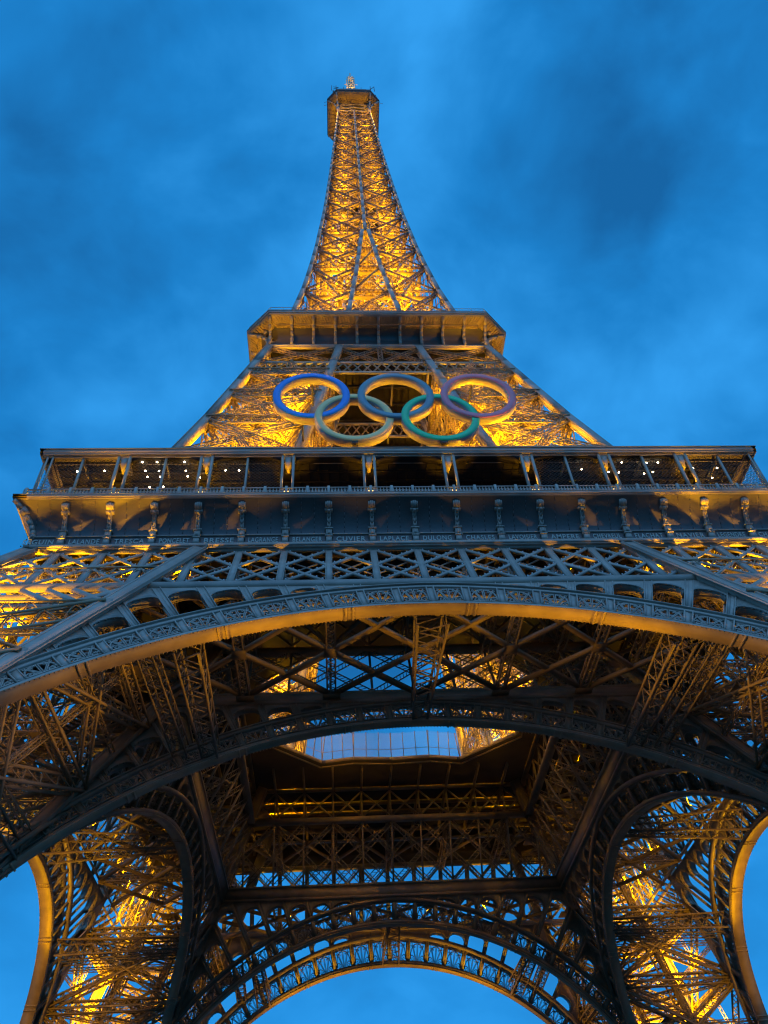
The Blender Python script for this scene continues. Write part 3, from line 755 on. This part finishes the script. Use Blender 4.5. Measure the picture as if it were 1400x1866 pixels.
    for (x0, x1) in ((-16.8, -6.6), (-6.2, 0), (0, 6.2), (6.6, 16.8)):
        for a, b in (((x0, 105.6), (x1, 111.4)), ((x1, 105.6), (x0, 111.4))):
            bl = MB(); bls.append(bl); bl.lattice((a[0] * W2(a[1]) / 17.5, -W2(a[1]), a[1]), (b[0], -W2(b[1]), b[1]), .5, .4, (0, 1, 0), 12, .1, .06)
    bl = MB(); bls.append(bl); bl.lattice((0, -W2(105.4), 105.4), (0, -W2(111.5), 111.5), .6, .4, (0, 1, 0), 10, .12, .07)
    # low dark belt between the inner faces
    for z in (66, 75.5, 85): 
        x = w2(z); bl = MB(); bls.append(bl); bl.lattice((-x, -w2(z), z), (x, -w2(z), z), 1.2, 2.0, (0, 0, 1), 14, .14, .12)
    four("belt", bt, IRON, tower, many("belt_lattice", bls, IRON2))
build_upper()

# ================================================================== SECOND FLOOR
def oct_pts(h, c): return [(-(h - c), -h), (h - c, -h), (h, -(h - c)), (h, h - c), (h - c, h), (-(h - c), h), (-h, h - c), (-h, -(h - c))]
def oct_slab(mb, h, c, z0, z1, hole=None):
    P = oct_pts(h, c); n = 8
    if hole is None:
        mb.poly([(*p, z0) for p in P] + [(*p, z1) for p in P], [tuple(range(7, -1, -1)), tuple(range(8, 16))] + [(i, (i + 1) % 8, 8 + (i + 1) % 8, 8 + i) for i in range(8)])
    else:
        Q = oct_pts(hole, hole * c / h)
        V = [(*p, z) for z in (z0, z1) for p in P] + [(*p, z) for z in (z0, z1) for p in Q]; F = []
        for i in range(8):
            j = (i + 1) % 8; F += [(i, j, 8 + j, 8 + i), (i, 16 + i, 16 + j, j), (8 + i, 8 + j, 24 + j, 24 + i), (16 + i, 24 + i, 24 + j, 16 + j)]
        mb.poly(V, F)
def build_second():
    s = MB(); h, c = 20.9, 3.7
    oct_slab(s, h, c, 116.25, 116.7, 19.0); oct_slab(s, h - .12, c, 115.95, 116.246, 19.4); oct_slab(s, h + .06, c, 116.702, 116.80, 20)
    oct_slab(s, 19.2, 3.2, 116.3, 116.62)
    sec = s.build("second_floor", IRON, tower)
    fl = MB(); fl.box((-17.0, -17.0, 112.2), (17.0, 17.0, 112.45))
    for k in range(-16, 17):
        x = k * 1.05; fl.beam((x, -16.9, 112.08), (x, 16.9, 112.08), .12, .22); 
    for k in range(-5, 6): fl.beam((-16.9, k * 3.3, 111.8), (16.9, k * 3.3, 111.8), .3, .5)
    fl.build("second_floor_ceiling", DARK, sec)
    fr = MB(); prof = [(17.2, 112.3), (17.2, 113.7), (17.4, 114.4), (17.9, 115.0), (18.6, 115.4)]
    V = []
    for y, z in prof: V += [(-y, -y, z), (y, -y, z)]
    V = []; 
    for y, z in prof:
        e_ = y - min(2.2, (z - 112.3) * .75); V += [(-e_, -y, z), (e_, -y, z), (y, -e_, z)]
    F = []
    for i in range(len(prof) - 1): F += [(3*i, 3*i+1, 3*i+4, 3*i+3), (3*i+1, 3*i+2, 3*i+5, 3*i+4)]
    fr.poly(V, F)
    so = MB()                                    # boarded soffit with its joists
    so.poly([(-15.4, -18.6, 115.42), (15.4, -18.6, 115.42), (16.9, -20.5, 116.0), (-16.9, -20.5, 116.0)], [(0, 1, 2, 3)])
    so.poly([(15.4, -18.6, 115.42), (18.6, -15.4, 115.42), (20.5, -16.9, 116.0), (16.9, -20.5, 116.0)], [(0, 1, 2, 3)])
    for i in range(-38, 39):
        x = i * .43; so.beam((x * .92, -18.6, 115.36), (x, -20.5, 115.95), .06, .1)
    for i in range(1, 11):
        t = i / 11; so.beam((15.4 + 3.2 * t, -18.6 + 3.2 * t, 115.36), (16.9 + 3.6 * t, -20.5 + 3.6 * t, 115.95), .07, .12)
    so.beam((-16, -19.1, 115.5), (16, -19.1, 115.5), .25, .25)
    bks = []
    for i in range(-5, 6):
        bk = MB(); bks.append(bk); x = i * 3.42; pts = [(17.3, 112.4), (17.35, 113.6), (17.6, 114.4), (18.2, 115.0), (19.1, 115.5), (20.3, 115.9)]
        for a, b in zip(pts[:-1], pts[1:]): bk.beam((x, -a[0] - .1, a[1]), (x, -b[0] - .1, b[1]), .42, .5, (0, 1, .4))
        bk.box((x - .27, -17.75, 113.55), (x + .27, -17.3, 113.75))
    bk = MB(); bks.append(bk)
    for a, b in zip(pts[:-1], pts[1:]): bk.beam((a[0] * .985, -a[0] * .985, a[1]), (b[0] * .93, -b[0] * .93, b[1]), .4, .5, (1, 1, .4))
    bm = MB(); bm.box((-17.5, -17.55, 111.9), (17.5, -17.05, 112.3)); bm.box((-17.4, -17.45, 111.6), (17.4, -17.05, 111.897))
    rl = MB(); P = oct_pts(20.7, 3.7)
    rl.path([(*P[0], 118.0), (*P[1], 118.0), (*P[2], 118.0)], .07); rl.path([(*P[0], 117.4), (*P[1], 117.4), (*P[2], 117.4)], .04)
    for i in range(18): x = -17 + 2 * i; rl.beam((x, -20.7, 116.8), (x, -20.7, 118.0), .06)
    md = [("second_floor_frieze", fr.data("second_floor_frieze", PANEL)), ("second_floor_soffit", so.data("second_floor_soffit", WARM)), *many("console", bks, IRON),
          ("moulding", bm.data("second_floor_moulding", IRON)), ("railing", rl.data("second_floor_railing", IRON))]
    for k in range(4):
        for n_, m_ in md: link(n_, m_, sec, k * math.pi / 2)
build_second()

# ================================================================== SPIRE
def build_spire():
    lv = [116.8, 127.5, 139, 151, 161, 171, 180.5, 190, 199, 207.5, 216, 224, 231.5, 239, 246, 253, 260, 266]
    cols = [MB() for _ in range(4)]; br = MB(); core = MB(); hb = MB()
    for i in range(len(lv) - 1):
        z0, z1 = lv[i], lv[i + 1]; sc = max(.45, 1 - (z0 - 117) / 260)
        a0, a1 = W3(z0), W3(z1); b0, b1 = w3(z0), w3(z1)
        zm = (z0 + z1) / 2
        for q0, q1 in ((z0, zm), (zm, z1)):
            cols[0].beam((-W3(q0) - .03, -W3(q0) - .03, q0), (-W3(q1) - .03, -W3(q1) - .03, q1), .85 * sc, .85 * sc, (0, 1, 0))
            for s_ in (-1, 1):
                if z0 < 171: cols[1 if s_ < 0 else 2].beam((s_ * w3(q0), -W3(q0) - .22, q0), (s_ * w3(q1), -W3(q1) - .22, q1), .82, .6, (0, 1, 0))
            if z0 >= 171: cols[3].beam((0, -W3(q0) - .22, q0), (0, -W3(q1) - .22, q1), .85 * sc + .1, .4, (0, 1, 0))
        for s_ in (-1, 1):
            A0, A1 = np.array((s_ * a0, -a0, z0)), np.array((s_ * a1, -a1, z1)); B0, B1 = np.array((s_ * b0, -a0, z0)), np.array((s_ * b1, -a1, z1))
            n = 10
            wd_ = .5 * sc + .12
            br.lattice(A0, B1, wd_ * .55, .001, (0, 1, .1), 8, .14, .09); br.lattice(B0, A1, wd_ * .55, .001, (0, 1, .1), 8, .14, .09)
            br.lattice(A1, B1, wd_ * .9, .001, (0, 1, .1), 8, .09, .05)
            # inner leaf behind the face
            for e_ in (.9 * sc,):
                br.beam(A0 + [0, e_, 0], B1 + [0, e_, 0], .14); br.beam(B0 + [0, e_, 0], A1 + [0, e_, 0], .14)
            # plates along the chords that catch the floodlight
            for C0, C1 in ((A0, A1), (B0, B1)):
                M0 = (C0 + C1) / 2; br.beam(C0 + [0, .35, 0], M0 + [-s_ * .9 * (1 if C0 is A0 else -1) * sc, .35, 0], .3 * sc, .08, (0, 1, 0)); br.beam(C1 + [0, .35, 0], M0 + [-s_ * .9 * (1 if C0 is A0 else -1) * sc, .35, 0], .3 * sc, .08, (0, 1, 0))
        if z0 < 139:      # cross struts between the inner ribs
            br.lattice((-b0, -a0, z0), (b1, -a1, z1), .55, .3, (0, 1, 0), 12, .1, .06); br.lattice((-b1, -a1, z1), (b1, -a1, z1), .5, .3, (0, 1, 0), 8, .1, .06)
        elif z0 < 161: br.lattice((-b1, -a1, z1), (b1, -a1, z1), .5, .3, (0, 1, 0), 5, .1, .06); br.beam((-b0, -a0, z0), (b1, -a1, z1), .3)
        # inside: planes parallel to the face and radial frames
        f = .55
        for s_ in (-1, 1):
            hb.lattice((s_ * a1, -a1, z1), (0, 0, z1), .5 * sc, .4 * sc, (0, 0, 1), 10, .09, .05)
            hb.beam((s_ * a0 * f, -a0 * f, z0), (0, -a1 * f, z1), .42 * sc, .2); hb.beam((0, -a0 * f, z0), (s_ * a1 * f, -a1 * f, z1), .42 * sc, .2)
            hb.beam((s_ * a0 * f, -a0 * f, z0), (s_ * a1 * f, -a1 * f, z1), .35 * sc)
            hb.beam((s_ * a0, -a0, z0), (s_ * a1 * f, -a1 * f, z1), .34 * sc)
        hb.lattice((-a1 * f, -a1 * f, z1), (a1 * f, -a1 * f, z1), .7 * sc, .4, (0, 1, 0), 12, .1, .07)
        for j in range(1, 3):
            zz = z0 + (z1 - z0) * j / 3; aa = W3(zz) * f; hb.beam((-aa, -aa, zz), (aa, -aa, zz), .14 * sc + .04); 
            hb.beam((-aa, -aa, zz), (-W3(zz), -W3(zz), zz), .12); hb.beam((0, -aa, zz), (0, -W3(zz), zz), .12)
        hb.lattice((0, -a1, z1), (0, -1.5, z1), .45 * sc, .4 * sc, (0, 0, 1), 8, .08, .05)
        for (u0, zz) in ((.93, z1 - .3), (.55, z1 - .35), (.8, (z0 + z1) / 2)):       # plate rings added to catch the floodlight
            q = W3(zz) * u0; wd2 = .85 * sc if zz > z1 - .5 else .4 * sc
            hb.strip_plate([(-q, -q, zz), (q, -q, zz)], [(-q + wd2, -q + wd2, zz), (q - wd2, -q + wd2, zz)], (0, 0, .05))
        for s_ in (-1, 1):
            q0, q1 = W3(z0) * .8, W3(z1) * .8
            hb.beam((s_ * q0 * .5, -q0, z0), (s_ * q1, -q1, z1), .5 * sc, .1, (0, 1, 0)); hb.beam((s_ * q0 * .5, -q0, z0), (0, -q1, z1), .5 * sc, .1, (0, 1, 0)); hb.beam((s_ * q0 * .5, -q0, z0), (s_ * q1 * .5, -q1, z1), .35 * sc, .1, (0, 1, 0))
    for o in ((-1.7, -1.7), (0, -1.7)):
        core.lattice((*o, 117), (*o, 268), .5, .5, (0, 1, 0), 120, .1, .06)
    for i in range(60):
        z = 118 + i * 2.5; core.beam((-1.7, -1.7, z), (1.7, -1.7, z), .14); core.beam((-1.7, -1.7, z), (1.7, -1.7, z + 2.5), .09)
        core.beam((-1.7, -1.7, z + .6), (1.2, -1.7, z + 2.1), .5, .05)
    for z in (196.5,):
        core.box((-5.2, -5.2, z), (0, -5.0, z + 1.4)); core.box((-5.2, -5.2, z - .2), (5.2, 0, z))
    subs = [("spire_bracing", br.data("spire_bracing", SILHOUETTE)), ("inner_frame", hb.data("inner_frame", WARM)), ("lift_shaft", core.data("lift_shaft", WARM))]
    spire = empty("spire", tower)
    for k in range(4):
        for n_, m_ in [("spire_rib", c_.data("spire_rib", IRON)) for c_ in cols] + subs: link(n_, m_, spire, k * math.pi / 2)
    # ---- third platform
    t = MB(); h, c = 8.16, 3.0
    oct_slab(t, h, c, 275.4, 276.0, 5.2); oct_slab(t, h + .12, c, 276.003, 277.2, 7.2); oct_slab(t, 7.3, 2.7, 275.6, 275.9)
    top = t.build("summit_platform", SCREEN, tower)
    sf = MB(); oct_slab(sf, h - .1, c, 275.1, 275.396, 4.4)
    for k in range(8):
        P = oct_pts(h - .2, c); a, b = np.array(P[k]), np.array(P[(k + 1) % 8])
        for j in range(7):
            q = a + (b - a) * (j + .5) / 7; sf.beam((*q, 275.0), (*(q * .6), 274.7), .12, .2)
    sf.build("platform_soffit", WARM, top)
    for k in range(4):
        bk = MB()
        for (x, y, tx, ty) in ((-4.9, -4.9, -(h - c) - .2, -h + .2), (-4.9, -4.9, -h + .2, -(h - c) - .2)):
            pts = [(x, y, 266), (x + (tx - x) * .1, y + (ty - y) * .1, 270), (x + (tx - x) * .35, y + (ty - y) * .35, 273.2), (tx, ty, 275.0)]
            pts = [rot4(p, k) for p in pts]; bk.path(pts, .32, .45, (1, .3, 0))
        a, b = rot4((-4.7, -4.7, 266), k), rot4((-(h - c), -h + .3, 275.2), k); bk.beam(rot4((-4.75, -4.75, 266), k), rot4((-4.6, -4.6, 276), k), .5)
        for z in (268, 271, 274): bk.beam(rot4((-4.7, -4.7, z), k), rot4((4.7, -4.7, z), k), .25)
        for j in range(3):
            z = 266 + 3 * j; bk.beam(rot4((-4.7, -4.7, z), k), rot4((0, -4.7, z + 3), k), .18); bk.beam(rot4((0, -4.7, z), k), rot4((-4.7, -4.7, z + 3), k), .18); bk.beam(rot4((4.7, -4.7, z), k), rot4((0, -4.7, z + 3), k), .18)
        bk.build("summit_bracket", IRON, top)
    cb = MB(); oct_slab(cb, 5.6, 2.0, 277.2, 283); oct_slab(cb, 6.6, 2.4, 283.003, 283.5); oct_slab(cb, 4.2, 1.5, 283.503, 288); oct_slab(cb, 3.2, 1.2, 288.003, 296)
    cb.build("summit_cabin", SCREEN, top)
    ans = []; rng = random.Random(3)
    for k in range(46):
        a = rng.uniform(0, 2 * math.pi); c_, s_ = math.cos(a), math.sin(a); r = 8.0 / max(abs(c_), abs(s_)); r = min(r, 9.2)
        hgt = rng.choice([1.0, 1.6, 2.4, 3.8]); x, y = r * c_ * .97, r * s_ * .97; an = MB(); ans.append(an); an.beam((x, y, 276.5), (x, y, 277.2 + hgt), .13)
        if rng.random() < .4: an.box((x - .25, y - .25, 277.2 + hgt * .6), (x + .25, y + .25, 277.5 + hgt))
    for x in (-6.8, -5.4, -3.0, 5.4, 6.6): an = MB(); ans.append(an); an.beam((x, -8.0, 276.5), (x, -8.3, 280.2 if abs(x) > 5 else 279), .18)
    an = MB(); ans.append(an); an.path([(-6.2, -8.2, 277.2), (-4.6, -8.25, 278.4), (-6.2, -8.2, 279.4)], .12); an = MB(); ans.append(an); an.path([(5.2, -8.2, 277.4), (6.4, -8.25, 279.6)], .14)
    for (x, z) in ((-9.2, 274.5), (9.3, 274.5), (-9.2, 271.5)): an = MB(); ans.append(an); an.beam((x, -5, z), (x * .86, -5, z + .9), .08)
    for an in ans: an.build("summit_antenna", SCREEN, top)
    ms = MB(); ms.lattice((0, 0, 296), (0, 0, 316), 2.4, 2.4, (0, 1, 0), 18, .45, .25)
    ms.beam((0, 0, 316), (0, 0, 325), .6)
    for z in range(298, 317, 2):
        for a in range(6): t_ = a * math.pi / 3; ms.box((1.25 * math.cos(t_) - .3, 1.25 * math.sin(t_) - .3, z), (1.25 * math.cos(t_) + .3, 1.25 * math.sin(t_) + .3, z + 1.2))
    for z in (300, 306, 312): ms.beam((-2.3, 0, z), (2.3, 0, z), .16); ms.beam((0, -2.3, z), (0, 2.3, z), .16)
    ms.build("antenna_mast", mat("pale_mast_paint", (.62, .52, .36), .5, .1), tower)
build_spire()

# ================================================================== GIANT RINGS
RS = empty("ring_sculpture", loc=(0, -29.0, 73.5))
RS["label"] = "five giant interlaced coloured rings hung on the tower above its first-floor gallery"
RS["category"] = "ring emblem"
SIDE = mat("ring_side_paint", (.36, .34, .31), .4, .06)
def ring(cx, cz, colr, name_col, tx, tz, dy):
    ro, ri, dp, n = 4.6, 3.70, 1.05, 96
    b = MB(); V = []; F = []
    for i in range(n):
        a = 2 * math.pi * i / n; c, s_ = math.cos(a), math.sin(a)
        V += [(ro * c, 0, ro * s_), (ri * c, 0, ri * s_), (ro * c, dp, ro * s_), (ri * c, dp, ri * s_)]
    for i in range(n):
        a, b2 = 4 * i, 4 * ((i + 1) % n); F += [(a, a + 2, b2 + 2, b2), (a + 1, b2 + 1, b2 + 3, a + 3), (a + 2, a + 3, b2 + 3, b2 + 2), (a, b2, b2 + 1, a + 1)]
    b.poly(V, F)
    o = b.build("ring", SIDE, RS); o.location = (cx, dy, cz - 73.5); o.rotation_euler = (tx, 0, tz)
    o["label"] = "ring with a %s front face" % name_col
    f = MB(); V = []; F = []
    for i in range(n):
        a = 2 * math.pi * i / n; c, s_ = math.cos(a), math.sin(a)
        V += [((ro - .02) * c, -.012, (ro - .02) * s_), ((ri + .02) * c, -.012, (ri + .02) * s_), ((ro - .02) * c, -.004, (ro - .02) * s_), ((ri + .02) * c, -.004, (ri + .02) * s_)]
    for i in range(n):
        a, b2 = 4 * i, 4 * ((i + 1) % n); F += [(a, a + 2, b2 + 2, b2), (a + 1, b2 + 1, b2 + 3, a + 3), (a + 2, a + 3, b2 + 3, b2 + 2), (a, b2, b2 + 1, a + 1)]
    f.poly(V, F); f.build("ring_face", mat("ring_face_" + name_col, colr, .45, .05), o)
ring(-9.88, 82.4, (.003, .25, .70), "blue", 0, 0, 0)
ring(.22, 82.4, (.15, .27, .28), "sky-tinted black", 0, 0, -.03)  # black ring, with the blue of the sky light put into its face colour
ring(10.25, 82.4, (.85, .21, .22), "dusky red", 0, 0, .02)
ring(-4.88, 78.1, (.93, .62, .22), "yellow", -.012, .017, .0)
ring(5.2, 78.1, (.012, .60, .22), "green", -.010, .017, .0)
for x in (-9.9, .2, 10.25):
    fx = MB(); fx.beam((x, 1.2, 13.4), (x, 5.4, 14.2), .22); fx.beam((x - 1, 1.2, 4.6), (x - 1, 4.0, 4.6), .22); fx.build("ring_bracket", SCREEN, RS)
for x in (-4.9, 5.2):
    fx = MB(); fx.beam((x, .8, .2), (x, .8, -9.2), .18); fx.box((x - .35, .0, -.35), (x + .35, .7, .05)); fx.build("ring_bracket", SCREEN, RS)

# ================================================================== GROUND
g = MB(); g.poly([(-1500, -1500, -.5), (1500, -1500, -.5), (1500, 1500, -.5), (-1500, 1500, -.5)], [(0, 1, 2, 3)])
go = g.build("ground", PAVE); go["kind"] = "structure"

# ================================================================== FLOODLIGHTS
for k in range(4):
    for z, wt in ((59.5, 11000), (64, 10000), (69, 9000), (74, 7000), (79, 6000), (84, 5500), (89, 5000), (94, 4500), (99, 3600)):
        m = (W2(z) + w2(z)) / 2; d = (W2(z) - w2(z)) * .22
        lamp(rot4((-m - d, -m + d, z), k), wt * 1.25); lamp(rot4((-m + d, -m - d, z + 2.5), k), wt * .8)
    # lower legs: floodlights pointing up along the leg, plus unseen spots added to brighten the bracing
    for z, wt in ((8, 4500), (19, 6500), (29, 6500), (36, 4500), (44, 450)):
        m = (W(z) + w(z)) / 2
        for dx, dy, f_ in ((2.5, -5.0, 2.2), (-5.0, 2.5, 1.6), (-5, -5, 3.0), (-2, -2, 1.0)): lamp(rot4((-m + dx, -m + dy, z), k), wt * f_, rot4((-m + dx - 3, -m + dy - 3, z + 10), k), 110)
    for z, wt in ((3.5, 9000), (14, 9000), (25, 9000), (36, 6000), (45, 1200)):
        m = (W(z) + w(z)) / 2; n = (W(z + 12) + w(z + 12)) / 2
        for a_ in (-1, 1): lamp(rot4((-m - 1 + 3 * a_, -m - 1 - 3 * a_, z), k), wt * (1.3 if z < 30 else 0.8), rot4((-n - 4.5, -n - 4.5, z + 12), k), 80)
    for s_, wt in ((-1, 24000), (1, 30000)): lamp(rot4((s_ * 25.2, -40.5, 26.5), k), wt, rot4((0, -39.3, 41.5), k), 44)
    for s_ in (-1, 1): lamp(rot4((s_ * 25.6, -42.3, 25.5), k), 60000, rot4((-s_ * 17, -40.5, 37), k), 26)
    for s_ in (-1, 1):
        lamp(rot4((s_ * 16, -18.9, 108.5), k), 1900, rot4((s_ * 13, -19.6, 116), k), 100)
        lamp(rot4((s_ * 6.4, -6.4, 264), k), 900)
        for fx_, wt in ((33.5, 7500), (29.0, 6500), (24.6, 5000), (20.4, 2600), (14.0, 900), (5.5, 450)):
            lamp(rot4((s_ * fx_, -35.1, 46.2), k), wt * 2.0, rot4((s_ * (fx_ - 1.0), -35.05, 56.8), k), 56, rad=.06)
for i, z in enumerate((118.5, 124, 130, 136, 142, 148, 154, 160, 166, 172, 178, 184, 190, 196, 203, 210, 217, 224, 232, 240, 248, 256, 264)):
    a = W3(z) * .60; wt = 2300 * (W3(z) / 9) ** 1.5 + 520
    for k in range(4): lamp(rot4((a, a, z), (k + i) % 4), wt, rad=.4)
    lamp((0, 0, z), wt * .5, rad=.5)
for X in (-27.3, -19.5, -11.7, -3.9, 3.9, 11.7, 19.5, 27.3): lamp((X, -34.75, 58.7), 950, (X, -34.95, 64), 64, .1)
for s_ in (-1, 1): lamp((s_ * 33.6, -30.5, 58.6), 1500)
lamp((-21, -31, 59.2), 900); lamp((3.5, -3.5, 288.5), 30000, (0, 0, 306), 60, col=(1, .6, .15)); lamp((-5, -6, 288.5), 30000, (0, 0, 308), 60, col=(1, .6, .15))
lamp((-12.2, -24.5, 72), 2400, (-10, -28, 83), 90); lamp((12.2, -24.5, 72), 2400, (10, -28, 83), 90)
